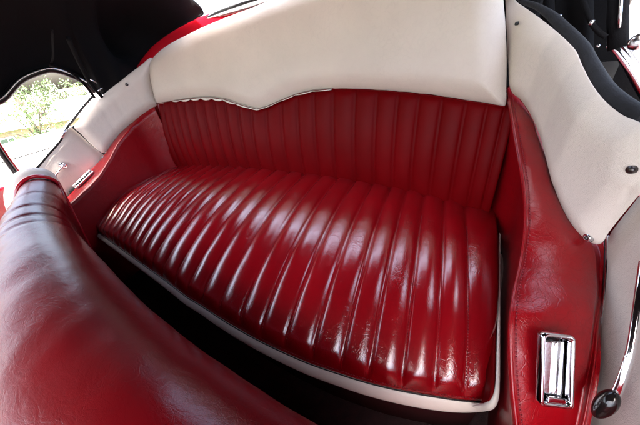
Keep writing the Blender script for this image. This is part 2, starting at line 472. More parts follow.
# ================================================================== SIDE TRIM PANELS
def dome(name, c, nrm, r, h, mat, parent, seg=20, rings=6, label=None, hole=0):
    c = Vector(c); n = Vector(nrm).normalized(); a = n.orthogonal().normalized(); b = n.cross(a)
    V = []; F = []
    for i in range(rings+1):
        q = i/rings; rr = r*math.cos(q*math.pi/2); hh = h*math.sin(q*math.pi/2)
        if hole and q > .5: hh = h*math.sin(.5*math.pi/2)-(q-.5)*h*hole
        for k in range(seg):
            g = 2*math.pi*k/seg; V.append(c+a*rr*math.cos(g)+b*rr*math.sin(g)+n*hh)
    for k in range(seg): V.append(c+a*r*math.cos(2*math.pi*k/seg)+b*r*math.sin(2*math.pi*k/seg)-n*.004)
    F = gridfaces(rings+1, seg, True); m = (rings+1)*seg
    for k in range(seg): F.append((k, (k+1) % seg, m+(k+1) % seg, m+k))
    F.append(tuple(m+k for k in range(seg)))
    return add(name, V, F, mat, parent, label=label)
# ---------------- right
tr = thing('side_trim_panel', 'cream side panel and wide red armrest with chrome ashtray at the seat\'s right end', 'trim panel', (.12, .5, -.85), 'side trim panels beside the rear bench')
edgeR = [(508.5, -22), (515, -1), (525, 7), (535, 14), (547, 23), (559, 33), (569, 42.5), (577, 52), (583, 66), (593, 85), (605, 101), (622, 115), (646, 127)]
outR = [(505.5, -22)]+edgeR+[(652, 150), (648, 184), (636, 199), (621, 217), (609, 232), (603.5, 241), (598, 244.5), (588, 241), (577, 231.5), (566, 215), (557, 194), (551, 172), (544, 145), (534, 120), (522, 101), (511.5, 91), (509.5, 70), (508.5, 40), (507, 10)]
up_r = puff('upper_panel', outR, S_wr, 'cream', tr, 2.6, .016, .035, .02, extra=lambda s, p, d: .002*noise.noise(s*7), label='smooth cream upper panel')
def s_on(sf, u, v, lift=.012):
    s = sf(u, v); a = sf(u+1, v)-s; b = sf(u, v+1)-s; n = a.cross(b).normalized()
    if n.dot(s) > 0: n = -n
    return s+n*lift, n
c, n_ = s_on(S_wr, 528.5, 22, .024); dome('button', c, n_, .0032, .002, 'rubber', up_r, hole=1.5, label='small black hole-like button')
c, n_ = s_on(S_wr, 594.5, 237.5, .010)
sn = dome('snap_fastener', c, n_, .0068, .0028, 'chromebright', up_r, hole=2.0, label='round chrome snap at the lower tip'); 
dome('snap_centre', c+n_*.0012, n_, .0026, .0022, 'screw', sn)
c, n_ = s_on(S_wr, 641, 169, .012); dome('screw_head', c, n_, .0052, .003, 'screw', up_r)
# armrest
inn = [(508, 89), (512, 112), (516, 135), (521.5, 166), (525, 191), (525.5, 226), (521, 262), (515, 290), (511.5, 320), (511.5, 358), (513.5, 392), (517, 425), (522, 470)]
out = [(511.5, 90), (532, 116), (542, 138), (551, 168), (557, 190), (569, 217), (592, 243), (597, 268), (597, 292), (594, 325), (589, 362), (581, 400), (574, 425), (562, 470)][:13]
out = [(511.5, 90), (532, 116), (542, 138), (551, 168), (558, 192), (571, 220), (594, 244), (598, 280), (595, 312), (590, 352), (584, 387), (575, 425), (563, 470)]
chl = [(513, 89), (536, 116), (546, 138), (555, 168), (562, 192), (576, 220), (603, 240), (604.5, 270), (601.5, 300), (597, 350), (591, 387), (584, 425), (574, 470)]
rows = []
ZPR = ([.06, .14, .22, .28, .33, .405, .466, .55, .66, .77], [-.57, -.495, -.412, -.353, -.342, -.33, -.29, -.24, -.19, -.152])
zarm = lambda y: tab(ZPR[0], ZPR[1], y)
fi = lambda p: p.z-zarm(p.y)
fo = lambda p: p.z-(zarm(p.y-.045*(1-sstep(.36, .46, p.y)))-lerp(.004, .022, sstep(.36, .46, p.y)))
fc = lambda p: p.z-(zarm(p.y)-.045)
for k, (a, b, c) in enumerate(zip(inn, out, chl)):
    A = hf(*a, fi); B = hf(*b, fo); Cc = hf(*c, fc)
    w = B-A; up = Vector((0, .35, .94))
    wx = max(A.x, .112)*sstep(.80, .62, A.y)+A.x*(1-sstep(.80, .62, A.y)); ib = Vector((wx+.006, A.y-.005, A.z-.34)); im = Vector((lerp(A.x, wx, .6), A.y-.004, A.z-.06)); i2 = Vector((A.x-.0015, A.y-.002, A.z-.012))
    rows.append([ib, im, i2, A, A+w*.06+up*.003, A+w*.25+up*.008, A+w*.5+up*.010, A+w*.75+up*.007, B+Vector((-.004, 0, .001)), B+Vector((.001, 0, -.005)), B.lerp(Cc, .6)+Vector((0, 0, -.008)), Cc, Cc+Vector((.012, 0, -.03))])
def dispR(p, a, b):
    return p+Vector((0, 0, 1))*(.0025*noise.noise(p*16)+.0012*noise.noise(p*45))
arm_r = sheet('armrest', rows, 'redarm', tr, 150, 90, .008, dispR, label='wide red leather armrest, creased and glossy')
SV, SF = [], []
P = [hf(*a, fi) for a in inn]; P = smooth(P, 200)
dashes([p+Vector((.0045, 0, .0035)) for p in P], .0034, .0022, .0007, Vector((0, .2, 1)).normalized(), SV, SF)
add('seam_stitching', SV, SF, 'thread', arm_r)
tube('seam_welt', [p+Vector((-.0005, 0, .0008)) for p in P], .0022, 'redarm', arm_r, 8)
# ashtray
def ashtray(parent, q, lift, fz, mats=('chrome', 'chromebright')):
    """q: the four corners (rear-inner, rear-outer, front-outer, front-inner) as points"""
    a, b, c, d = q; cen = (a+b+c+d)/4; ey = ((a+b)-(c+d))/4; ex = ((b+c)-(a+d))/4; nz = ex.cross(ey).normalized()
    if nz.z < 0: nz = -nz
    cen = cen+nz*lift; W, L = ex.length, ey.length; ex = ex.normalized(); ey = ey.normalized(); k_ = ex.dot(ey); ex, ey = (ex-ey*k_*.6).normalized(), (ey-ex*k_*.4).normalized()
    def rr(w, l, r, n=6):
        o = []
        for sx_, sy_, a0 in ((1, 1, 0), (-1, 1, 90), (-1, -1, 180), (1, -1, 270)):
            for i in range(n+1):
                g = math.radians(a0+90*i/n); o.append((sx_*(w-r)+r*math.cos(g), sy_*(l-r)+r*math.sin(g)))
        return o
    rings = [(W*1.0, L*1.0, -.004), (W*1.0, L*1.0, .001), (W*.96, L*.985, .0035), (W*.88, L*.955, .0042), (W*.80, L*.91, .0034), (W*.74, L*.865, .000), (W*.72, L*.85, -.006), (W*.70, L*.84, -.008)]
    V = []; seg = 28
    for w, l, h in rings:
        for x, y in rr(w, l, min(w, l)*.28): V.append(cen+ex*x+ey*y+nz*h)
    fr = add('ashtray', V, gridfaces(len(rings), seg, True), mats[0], parent, label='chrome flip-lid ashtray set in the armrest')
    # lid: a ridged bright plate tilted inside the bezel
    V = []; nx, ny = 40, 24; w, l = W*.60, L*.76
    for i in range(nx+1):
        for j in range(ny+1):
            x = lerp(-w, w, i/nx); y = lerp(-l, l, j/ny)
            rid = 0
            for cx_ in (-.18, .12): rid += math.exp(-((x/w-cx_)/.07)**2)
            h = -.0035+.0022*rid*sstep(0, .1, j/ny)*sstep(0, .1, 1-j/ny)+.0018*(1-(x/w)**2)
            V.append(cen+ex*(x-W*.04)+ey*y+nz*(h+.001*y/l))
    add('lid', V, gridfaces(nx+1, ny+1), mats[1], fr, .002)
    V = []; 
    for w, l, h in ((W*.73, L*.86, -.0075), (.001, .001, -.0075)):
        for x, y in rr(w, l, min(w, l)*.28): V.append(cen+ex*x+ey*y+nz*h)
    add('well', V, gridfaces(2, seg, True), 'bake', fr, .001)
    # the thumb tab at the front end
    V, F = [], []; box_geo(cen+ey*(-L*.80)+nz*.001, ex*W*.52, ey*.003, nz*.0022, V, F)
    add('thumb_tab', V, F, 'chrome', fr, bevel=.001)
    return fr
fa = lambda p: p.z-(zarm(p.y)+.006)
na = Vector((.44, -.66, .61)).normalized(); ca = Vector((.131, .257, -.368))
def onp(u, v): d = ray(u, v); return d*(ca.dot(na)/d.dot(na))
ashtray(arm_r, [onp(541, 333), onp(573, 332), onp(566, 404), onp(532, 404)], .004, 0)
# ---------------- left
zarm = lambda y: tab(ZP[0], ZP[1], y)
tlp = thing('side_trim_panel', 'cream side panel and shadowed red armrest at the seat\'s left end, by the bright window', 'trim panel', (-1.43, .5, -.85), 'side trim panels beside the rear bench')
outL = [(73, 127.5), (79, 119.5), (90, 108), (100, 98), (110, 89), (121, 80.5), (131, 72.5), (141, 65), (151, 57.5), (153, 66), (152, 82), (154.5, 96), (158, 104), (147, 112), (136, 120), (126, 129), (117, 139), (110, 148), (104.5, 153), (99, 151), (91, 144), (80, 133.5)]
up_l = puff('upper_panel', outL, S_wl, 'cream', tlp, 2.2, .024, .04, .02, label='padded cream upper panel')
c, n_ = s_on(S_wl, 127, 84.5, .023); dome('screw_head', c, n_, .006, .0025, 'screw', up_l)
innL = [(155, 109.5), (149, 113.5), (138, 122), (127, 132.5), (118, 144), (111.5, 155), (105, 166.5), (99, 176), (91.5, 184.5), (82, 193), (70, 204), (58, 216)]
outLa = [(154, 107), (147, 111.5), (136, 119.5), (125, 128.5), (114, 140), (105, 153), (97, 163), (90, 170.5), (83, 178), (74, 189), (64, 201), (52, 213)]
XA = -1.385
rows = []
for k, (a, b) in enumerate(zip(innL, outLa)):
    A = hf(*a, lambda p: p.x-max(XA, tab(WL[0], WL[1], p.y)+.012))
    f = lambda p: p.z-(zarm(p.y)-.012)
    B = hx(*b, -1.475) if k > 4 else S_wl(*b)
    w = B-A; up = Vector((0, .3, .95))
    rows.append([Vector((A.x+.012, A.y, A.z-.55)), Vector((A.x+.008, A.y, A.z-.15)), Vector((A.x+.005, A.y, A.z-.03)), A+Vector((.004, 0, -.008)), A+up*.001, A+w*.25+up*.005, A+w*.6+up*.006, A+w*.9+up*.002, B+Vector((-.002, 0, -.006)), B+Vector((-.004, 0, -.04))])
arm_l = sheet('armrest', rows, 'redarm', tlp, 90, 60, .008, dispR, label='red armrest curving down to the door, in shade')
g = lambda u, v, t: hx(u, v, lerp(XA, -1.475, t))
ashtray(arm_l, [g(95.5, 172.5, .45), g(91.5, 170.5, .72), g(74.5, 188, .72), g(78, 190, .45)], .008, 0)
# dark channel with chrome clips between armrest and door
tube('edge_channel', [hx(u, v, -1.478) for u, v in ((106, 153), (104, 160), (100, 166), (94, 171), (89, 176), (81, 184), (70, 194))], .008, 'rubber', tlp, 10, 40)
for u, v in ((103, 157), (95.5, 170), (88, 176)):
    dome('channel_clip', hx(u, v, -1.470), (1, -.2, .3), .0045, .003, 'chromebright', tlp)

# ================================================================== DOORS
body = thing('convertible_car', 'red convertible car body around the seats, with black canvas hood and cream trimmed doors', 'car', (-.64, .4, -1.20))
def part_empty(name, parent, label):
    o = bpy.data.objects.new(name, None); COL.objects.link(o); o.parent = parent; o.empty_display_size = .05; o['label'] = label; return o
dl = part_empty('door', body, 'cream trimmed door under the bright left window')
S_dl = lambda u, v: hx(u, v, -1.50)
outDL = [(47, 156), (54, 149), (61.5, 139.5), (66, 131.5), (71, 126), (77, 131), (91, 145), (104, 155), (101, 163.5), (94, 170), (87, 176.5), (76, 188), (64, 202), (50, 214), (30, 200), (30, 178)]
pdl = puff('door_panel', outDL, S_dl, 'cream', dl, 3., .006, .02, .015, closed_curve=False, label='flat cream door panel')
c = hx(63, 165.5, -1.49); cr_n = Vector((1, -.1, .1)).normalized()
esc = dome('window_crank', c, cr_n, .014, .008, 'chrome', dl, label='chrome crank boss with star hub')
for k in range(6):
    a = 2*math.pi*k/6; e = Vector((0, math.cos(a), math.sin(a)))
    tube('hub_lobe', [c+cr_n*.008, c+cr_n*.010+e*.009], .0032, 'chrome', esc, 8)
tube('crank_arm', [c+cr_n*.014, hx(59, 171, -1.478), hx(54.5, 177.5, -1.472), hx(51, 182, -1.47)], [.0042, .0032, .0028, .003], 'chrome', esc, 10, 20)
tube('door_seal', [hx(u, v, -1.482) for u, v in ((72.5, 126.5), (82, 134.5), (93, 145), (105, 154.5))], .0055, 'rubber', dl, 10, 30)
# sill and window frame
sill = [(30, 176), (42, 162), (50, 152.5), (60, 141), (63.5, 134), (67.5, 126.5), (72, 121), (82, 108), (93.5, 95)]
tube('window_sill', [hx(u, v, -1.502) for u, v in sill], .0055, 'blackpaint', dl, 10, 80)
tube('sill_moulding', [hx(u-1.1, v-1.1, -1.507) for u, v in sill], .0028, 'chrome', dl, 8, 80)
c = hx(63.5, 133.5, -1.49); tube('latch_striker', [hx(66, 129, -1.49), hx(61.5, 137.5, -1.49)], .006, 'chromebright', dl, 8)
arch = [(-25, 106), (0, 102.5), (20, 82.5), (42, 73), (55, 72), (72, 77.5), (87, 85.5), (95, 94)]
tube('window_header', [hx(u, v-1.6, -1.49) for u, v in arch], .011, 'blackpaint', dl, 12, 90)
tube('header_bead', [hx(u, v-3.4, -1.47) for u, v in arch[:-1]], .0022, 'chromebright', dl, 8, 90, label='thin bright bead along the window arch')
post = [(-8, 138), (-2, 148), (6, 160), (14, 171), (22, 182)]
tube('window_post', [hx(u, v, -1.50) for u, v in post], .008, 'blackpaint', dl, 12, 20)
tube('post_strip', [hx(u+2.5, v-1.5, -1.51) for u, v in post], .006, 'paint', dl, 8, 20, label='red painted strip')
# ---- right door
dr = part_empty('door', body, 'cream trimmed door with black-knobbed chrome crank')
XD = .208
S_dr = lambda u, v: hx(u, v, XD)
outDR = [(640, 196), (625, 215), (612, 232), (608, 243), (608.5, 262), (606, 290), (602.5, 320), (598, 352), (592, 390), (583, 440), (700, 440), (700, 196), (680, 170), (655, 178)]
pdr = puff('door_panel', outDR, S_dr, 'cream', dr, 4., .004, .012, .015, closed_curve=False, label='smooth cream door panel')
el = [(607.5, 236), (607.2, 250), (606.8, 270), (604.3, 300), (600.5, 330), (596.5, 360), (590.5, 395), (584, 430), (577, 460)]
tube('edge_moulding', [hx(u, v, XD-.003) for u, v in el], .0022, 'chrome', dr, 8, 80)
tube('edge_seal', [hx(u-1.9, v, XD-.001) for u, v in el], .0022, 'rubber', dr, 8, 80)
# window crank with black knob
lev = [(645, 262, .012), (641, 290, .018), (636, 322, .022), (631, 350, .024), (624, 374, .026), (617.5, 391, .027), (612, 399, .028)]
wc = tube('window_crank', [hx(u, v, XD-h) for u, v, h in lev], [.0050, .0048, .0042, .0038, .0040, .0044, .0040], 'chrome', dr, 14, 60, flat=.75, label='chrome crank arm')
kc = hx(605, 404.5, XD-.034); ax = (hx(612, 398, XD-.028)-hx(598, 413, XD-.034)).normalized()
V = []; F = []; kp = []
for i in range(17):
    f = i/16; ang = math.pi*f; kp.append((math.cos(ang), math.sin(ang)))
sidev = ax.cross(Vector((1, 0, 0))).normalized(); upv = sidev.cross(ax)
for cx_, rr_ in kp:
    for k in range(20):
        a = 2*math.pi*k/20; fat = 1+.12*cx_
        V.append(kc+ax*cx_*.020+(sidev*math.cos(a)*.0100+upv*math.sin(a)*.0085)*rr_*fat)
add('knob', V, gridfaces(17, 20, True), 'bake', wc, label='glossy black oval crank knob')
tube('knob_collar', [hx(612.5, 397.5, XD-.028), hx(609.5, 400.5, XD-.030)], .0055, 'chrome', wc, 14)
# door upper trim, chrome sill far right

# ================================================================== CAR BODY
dk = []
up = [(140, 66), (150, 56), (158, 48.5), (172, 37.5), (200, 22.5), (228, 9.5), (250, 1)]
NDK = 40
# rear deck: rises behind the backrest as a rounded lip and runs back to the tail
lipz = [S_back(u, v).z for u, v in top_out]; lipx = [S_back(u, v).x for u, v in top_out]
rowsd = []
for i in range(61):
    x = lerp(-1.52, .03, i/60)
    q = abs((x+.64)/.88)
    z0 = .150-.155*q**3.2; y0 = yback(max(-1.33, min(.05, x)), z0)+.035-.10*max(0, q-.8)
    rowsd.append([Vector((x, y0, z0-.05)), Vector((x, y0+.004, z0+.004)), Vector((x, y0+.022, z0+.016)), Vector((x, y0+.07, z0+.016)), Vector((x, y0+.30, z0-.02)), Vector((x, y0+.75, z0-.10)), Vector((x, y0+1.0, z0-.32)), Vector((x, y0+1.05, z0-.75))])
sheet('rear_deck', rowsd, 'paint', body, 90, 50, .004, label='glossy red rear deck behind the seat')
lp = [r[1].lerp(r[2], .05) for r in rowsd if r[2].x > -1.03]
tube('deck_glare_strip', lp, [.001, .004, .007, .010, .0125, .0145, .016]+[.0175]*(len(lp)-7), 'chromebright', body, 12, label='added bright metal strip imitating sky glare along the deck lip')  # added shiny strip, stands in for sky glare on the red lip
# quarter structure outside right panel, black inside
plush = [hf(u, v, lambda p: p.x-tab(WR[0], WR[1], p.y)-.022) for u, v in ((511, -20), (519, -1.5), (536, 6), (546, 12), (556, 20), (565, 29), (574, 38), (583, 49), (589, 61), (597, 76), (607, 91), (622, 104), (645, 119))]
tube('top_well_edging', plush, [.003, .004, .005, .0065, .008, .0085, .009, .0095, .010, .0105, .011, .011, .011], 'plush', body, 16, 120, label='black plush edging over the cream side panel')
def qy(u, v): return hf(u, v, lambda p: p.y-(1.08-.45*(p.x-.05)), .2, 3)
def bandpoly(name, pts, depth, mat, parent, th=.02, label=None, fold=0):
    V = [hf(u, v, lambda p: p.y-(1.02+depth-.45*(p.x-.05)), .2, 4) for u, v in pts]
    return flip_to(add(name, V, [tuple(range(len(V)))], mat, parent, th, smooth_=False, label=label, bevel=.004))
bandpoly('quarter_well', [(498, -60), (622, -60), (622, 30), (640, 60), (700, 110), (700, 170), (560, 150), (505, 60)], .10, 'black', body, label='black painted well wall')
# chrome rail of the far quarter sill, with bolt
cp = [hf(u, v, lambda p: p.y-(.98-.45*(p.x-.05)), .2, 4) for u, v in ((612, 45), (622, 57), (632, 71), (642, 88), (655, 108))]
tube('quarter_rail', cp, [.0055, .008, .010, .011, .012], 'chrome', body, 12, 40, label='polished chrome rail')
cp2 = [hf(u, v, lambda p: p.y-(1.0-.45*(p.x-.05)), .2, 4) for u, v in ((619, 37), (629, 47), (640, 62), (656, 84))]
tube('quarter_rail', cp2, [.008, .011, .012, .012], 'chromebright', body, 12, 40)
c = hf(614.5, 40, lambda p: p.y-(.97-.45*(p.x-.05)), .2, 4); dome('rail_bolt', c, (-.3, -1, .1), .012, .010, 'chromebright', body)
c = hf(638, 42, lambda p: p.y-(.95-.45*(p.x-.05)), .2, 4); dome('rail_cap', c, (-.3, -1, .25), .015, .010, 'chromebright', body, label='oval metal cap')
for u, v in ((573, 49), (608, 50), (598, 49), (552, 17), (563, 33)):
    c = hf(u, v-3, lambda p: p.y-(.99-.45*(p.x-.05)), .2, 4); dome('well_rivet', c, (-.3, -1, .1), .0035, .003, 'chromebright', body)
def slab(name, c, e, mat, parent, label=None):
    V, F = [], []; box_geo(Vector(c), Vector((e[0], 0, 0)), Vector((0, e[1], 0)), Vector((0, 0, e[2])), V, F)
    return add(name, V, F, mat, parent, smooth_=False, label=label, bevel=.01)
slab('door_shell', (-1.535, -.39, -.56), (.018, .80, .28), 'paint', dl)
slab('door_shell', (.245, -.34, -.54), (.018, .80, .30), 'paint', dr)
slab('dashboard', (-.64, -1.30, -.48), (.90, .10, .36), 'paint', body)
tube('windscreen_header', [Vector((-1.42, -.75, .26)), Vector((-1.2, -.64, .40)), Vector((-.64, -.62, .44)), Vector((-.05, -.64, .40)), Vector((.22, -.70, .30))], .03, 'blackpaint', body, 12, 30)
tube('windscreen_pillar', [Vector((-1.42, -.75, .26)), Vector((-1.48, -1.2, -.12))], .02, 'blackpaint', body, 10, 8)
tube('windscreen_pillar', [Vector((.22, -.70, .30)), Vector((.24, -1.2, -.12))], .02, 'blackpaint', body, 10, 8)
slab('corner_filler', (.045, .865, -.22), (.03, .02, .33), 'black', body)
# body sides below, keeps the outside out
floor = add('floor', [Vector(p) for p in ((-1.6, -1.6, -.85), (.6, -1.6, -.85), (.6, 1.9, -.85), (-1.6, 1.9, -.85))], [(0, 1, 2, 3)], 'carpet', None, .02, smooth_=False)
floor['kind'] = 'structure'
for x0, nm in ((-1.56, 'left'), (.30, 'right')):
    V, F = [], []; box_geo(Vector((x0, .55, -.60)), Vector((.008, 0, 0)), Vector((0, 1.35, 0)), Vector((0, 0, .27)), V, F)
    add('body_side', V, F, 'paint', body, smooth_=False)
V, F = [], []; box_geo(Vector((-.64, 1.02, -.50)), Vector((.92, 0, 0)), Vector((0, .01, 0)), Vector((0, 0, .36)), V, F)
add('rear_bulkhead', V, F, 'blackpaint', body, smooth_=False)

# ================================================================== CONVERTIBLE TOP
top = part_empty('folding_hood', body, 'black canvas folding hood and its frame')
low = [Vector((-1.5, -1.2, .04)), Vector((-1.5, -.6, .06)), Vector((-1.5, -.1, .05)), Vector((-1.5, .18, .03))]+[hx(u, v, -1.50) for u, v in ((0, 98), (20, 78), (42, 69), (60, 68.5), (80, 76), (94, 88))]
low += [hf(u, v, lambda p: p.x-tab(WL[0], WL[1], p.y)+.03, .2, 3) for u, v in ((104, 95), (113, 90), (124, 81))]
low += [hy(u, v, yy) for u, v, yy in ((138, 70, .80), (150, 60, .86), (164, 44, .92), (184, 27, .95), (203, 14.5, 1.0))]
rows = []
nl = len(low)
for i, p in enumerate(low):
    f = i/(nl-1)
    if i < 13:
        apex = Vector((-1.16+.1*f, max(p.y-.02, -.62), .40)); mid = Vector((-1.40, max(p.y, -.8), max(.20, p.z+.16))); low_in = p+Vector((.01, 0, .03))
        c2 = Vector((-.64, min(max(p.y, -.62), .81), .44)); 
    else:
        k = (i-13)/(nl-14)
        d = ray(180, 0); e1 = d*(1.0/d.y)
        mid = p.lerp(Vector((p.x-.03, p.y-.08, p.z+.12)), 1); apex = Vector((lerp(-1.12, -1.02, k), lerp(.72, .76, k), .40)); low_in = p+Vector((0, -.005, .03)); c2 = Vector((-.64, .82, .44))
    rows.append([p, low_in, mid, apex, c2])
sheet('headliner', rows, 'black', top, 120, 30, .01, label='black cloth headliner')
# mirrored right half of the roof over the driver side of the bench
rows = []
for i in range(8):
    y = lerp(-.62, .81, i/7)
    rows.append([Vector((-.64, y, .44)), Vector((-.30, y, .44)), Vector((.10, y, .40)), Vector((.22, y, .33))])
sheet('roof_canvas', rows, 'black', top, 30, 20, .01, label='black roof canvas')
sheet('quarter_canopy', [[Vector((x, .74, z0)), Vector((x, .95, z0-.02)), Vector((x, 1.2, z0-.10)), Vector((x, 1.4, z0-.30))] for x, z0 in ((-.16, .44), (.05, .42), (.22, .36), (.40, .30))], 'black', top, 20, 20, .008)
hem = [hy(u, v, 1.0) for u, v in ((150, 58), (164, 45), (184, 30), (203, 17.5), (224, 8), (245, -.5), (275, -12), (330, -28), (400, -34))]
tube('window_hem', hem, .0055, 'rubber', top, 8, 60, label='thin black hem of the open rear window')
rows = []
for i in range(12):
    y = lerp(-.05, .46, i/11); w_ = .008*math.sin(i*2.1)
    rows.append([Vector((.22, y, .33)), Vector((.29, y, .2)), Vector((.32+w_, y, 0)), Vector((.33+w_, y, -.22))])
sheet('side_light_block', rows, 'black', top, 40, 14, .004, label='added black sheet blocking light from the right side')  # added sheet out of view, cuts the light entering from the right
# bows and links seen beside the left window
tube('frame_link', [hx(102, 97, -1.44), hx(90, 82, -1.42), hx(78, 60, -1.36), hx(68, 38, -1.28)], .007, 'black', top, 10, 30)
tube('frame_link', [hx(95, 98, -1.45), hx(84, 84, -1.43), hx(70, 72, -1.40), hx(50, 64.5, -1.38)], .005, 'black', top, 10, 30)
tube('link_pin', [hx(90, 79, -1.40), hx(97, 83, -1.40)], .0022, 'chromebright', top, 8)
tube('link_pin', [hx(98, 91, -1.42), hx(102, 87.5, -1.42)], .003, 'chromebright', top, 8)
tube('frame_link', [hx(50, 66, -1.40), hx(53, 56, -1.34), hx(52, 30, -1.2)], .003, 'black', top, 8, 12)
# right quarter curtain hanging in folds
def fold_sheet(name, x0, x1, vb0, vb1, dpt, mat, nf, amp, label=None):
    rows = []
    for i in range(41):
        f = i/40; u = lerp(x0, x1, f); off = dpt+amp*math.sin(f*nf*math.pi*2)
        g_ = lambda vv: hf(u+(vv < 0)*0, vv, lambda p: p.y-(1.02+off-.45*(p.x-.05)), .2, 4)
        vb = lerp(vb0, vb1, f)
        rows.append([g_(vb), g_(lerp(vb, -60, .5)), g_(-60)])
    return sheet(name, rows, mat, top, 60, 10, .004, label=label)
fold_sheet('quarter_curtain', 522, 551, 30, 60, .03, 'black', 1.5, .02)
fold_sheet('quarter_curtain', 556, 594, 70, 95, .00, 'black', 1.0, .014, label='dark blue-black curtain panel')
tube('frame_post', [hf(u, v, lambda p: p.y-(.97-.45*(p.x-.05)), .2, 4) for u, v in ((551, 45), (549, 15), (547, -30))], .011, 'black', top, 12)
tube('frame_post', [hf(u, v, lambda p: p.y-(.97-.45*(p.x-.05)), .2, 4) for u, v in ((618, 48), (617.5, 20), (620, -30))], .016, 'black', top, 12)
tube('post_bead', [hf(u, v, lambda p: p.y-(.95-.45*(p.x-.05)), .2, 4) for u, v in ((619, 28), (620.5, 12), (622, -20))], .003, 'chromebright', top, 8)
tube('frame_link', [hf(u, v, lambda p: p.y-(.95-.45*(p.x-.05)), .2, 4) for u, v in ((583, 0), (588, 14), (592, 24), (599, 32), (606, 37))], .005, 'black', top, 8, 20)
tube('link_pin', [hf(u, v, lambda p: p.y-(.94-.45*(p.x-.05)), .2, 4) for u, v in ((590, 25), (593, 20))], .004, 'chromebright', top, 8)
tube('frame_link', [hf(u, v, lambda p: p.y-(.95-.45*(p.x-.05)), .2, 4) for u, v in ((528, 3), (545, 12), (560, 18))], .006, 'chromebright', top, 8, 10)

# ================================================================== FRONT SEAT
fr = thing('front_bench_seat', 'back of the front bench seat in creased glossy red leather with cream end', 'car seat', (-.5, 0, -.85))
sil = [(61, 196), (67, 212), (82, 238), (100, 262), (135, 294), (175, 330), (225, 367), (275, 400), (315, 425), (370, 455)]
zs = -.335
pts = [hz(u, v, zs) for u, v in sil]
xs_ = [p.x for p in pts]; th_ = [math.atan2(p.y, -p.z) for p in pts]
print('front seat', [(round(a, 3), round(math.degrees(b), 1)) for a, b in zip(xs_, th_)])
KX = [-1.335, -1.25, -1.12, -.97, -.82, -.66, -.50, -.35, -.20, -.05, .36]
rX = lambda x: tab([-1.335, -1.2, -.9, -.4], [.053, .068, .092, .115], x)
zcX = lambda x: tab([-1.335, -1.2, -.9, -.4], [-.252, -.262, -.272, -.275], x)-rX(x)
KY = [-zcX(x)*math.tan(tab(xs_, th_, x))-rX(x)/math.cos(tab(xs_, th_, x)) for x in KX]
KY[0] = .190; KY[1] = .155
ycX = lambda x: tab(KX, KY, x)
for it in range(80):       # ease the roll until its crest follows the line measured
    for (u, v) in sil[1:]:
        d = ray(u, v); best = (9, 0)
        for i in range(140):
            x = lerp(-1.335, .30, i/139); 
            if x/d.x <= 0: continue
            k = x/d.x; yy, zz = d.y*k, d.z*k
            dd = math.hypot(yy-ycX(x), zz-zcX(x))-rX(x)
            if yy < ycX(x) and zz < zcX(x): dd = -abs(dd)
            if dd < best[0]: best = (dd, x)
        dd, x = best
        for j in range(2, len(KX)):
            w_ = max(0, 1-abs(KX[j]-x)/.16); KY[j] += dd*.5*w_
print('seat crest', [round(k, 3) for k in KY])
def fsec(x):
    i = 0
    r = rX(x); zc = zcX(x); yc = sum(ycX(x+q) for q in (-.05, -.025, 0, .025, .05))/5 if x > -1.28 else ycX(x)
    W = tab([-1.335, -1.2, -.9, -.4], [.155, .18, .25, .32], x)-2*r; out_ = []
    fy = yc-W
    out_.append(Vector((x, yc+r-.10, -.85))); out_.append(Vector((x, yc+r-.055, -.62)))
    for k in range(0, 15):
        a = math.radians(-12+k*(102/14)); out_.append(Vector((x, yc+r*math.cos(a), zc+r*math.sin(a))))
    for k in range(1, 16):
        b_ = math.radians(k*6); out_.append(Vector((x, yc-(W+r)*math.sin(b_), zc-.16+(r+.16)*math.cos(b_))))
    out_.append(Vector((x, fy-r-.03, -.52))); out_.append(Vector((x, fy-r-.06, -.85)))
    return out_
V = []; NX = 170; XL = -1.335
xsn = [lerp(XL, -.02, i/NX) for i in range(NX+1)]
nsec = len(fsec(0))
for x in xsn:
    S = fsec(x); cen = sum(S, Vector())/len(S); e = 1-.0*0
    e = 1-.03*(1-sstep(XL, XL+.03, x))**2
    for p in S:
        q = p.lerp(Vector((x, cen.y, p.z-.0)), 0); q = Vector((x, lerp(cen.y, p.y, e), -.85+(p.z+.85)*lerp(1, e, .3)))
        # long pull folds running over the roll near the end, sag dents
        f = .0028*noise.noise(Vector((x*5+p.y*2, p.y*5, p.z*5)))+.0010*noise.noise(Vector((x*22+p.y*14, p.y*9, p.z*9)))
        for cx_, am in ((-1.20, .0025), (-1.10, .0040), (-1.02, .0035), (-.96, .002)):
            f -= am*math.exp(-((x-cx_-.05*p.y+.015*noise.noise(Vector((p.y*9, p.z*9, 1))))/.007)**2)*sstep(-.52, -.34, p.z)
        n = Vector((0, q.y-cen.y, max(q.z+.43, 0))).normalized()
        V.append(q+n*f)
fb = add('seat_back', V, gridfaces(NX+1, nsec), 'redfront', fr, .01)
flip_to(fb, Vector((-.5, 0, 2)))
V, F = [], []
cv = []
for i in range(21):
    x = lerp(-1.33, -.03, i/20)
    cv += [Vector((x, ycX(x)-.20, -.50)), Vector((x, ycX(x)-.32, -.47)), Vector((x, -.52, -.43)), Vector((x, -.60, -.47)), Vector((x, -.61, -.62))]
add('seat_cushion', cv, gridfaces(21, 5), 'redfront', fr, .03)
# right end of the seat back, closed
S1 = fsec(-.02); c1_ = sum(S1, Vector())/len(S1)
add('end_panel', [Vector((-.02+dx, lerp(c1_.y, p.y, k), -.85+(p.z+.85)*(1-(1-k)*.3))) for dx, k in ((0, 1), (.02, .95), (.03, .85), (.034, .02)) for p in S1], gridfaces(4, nsec), 'redfront', fr)
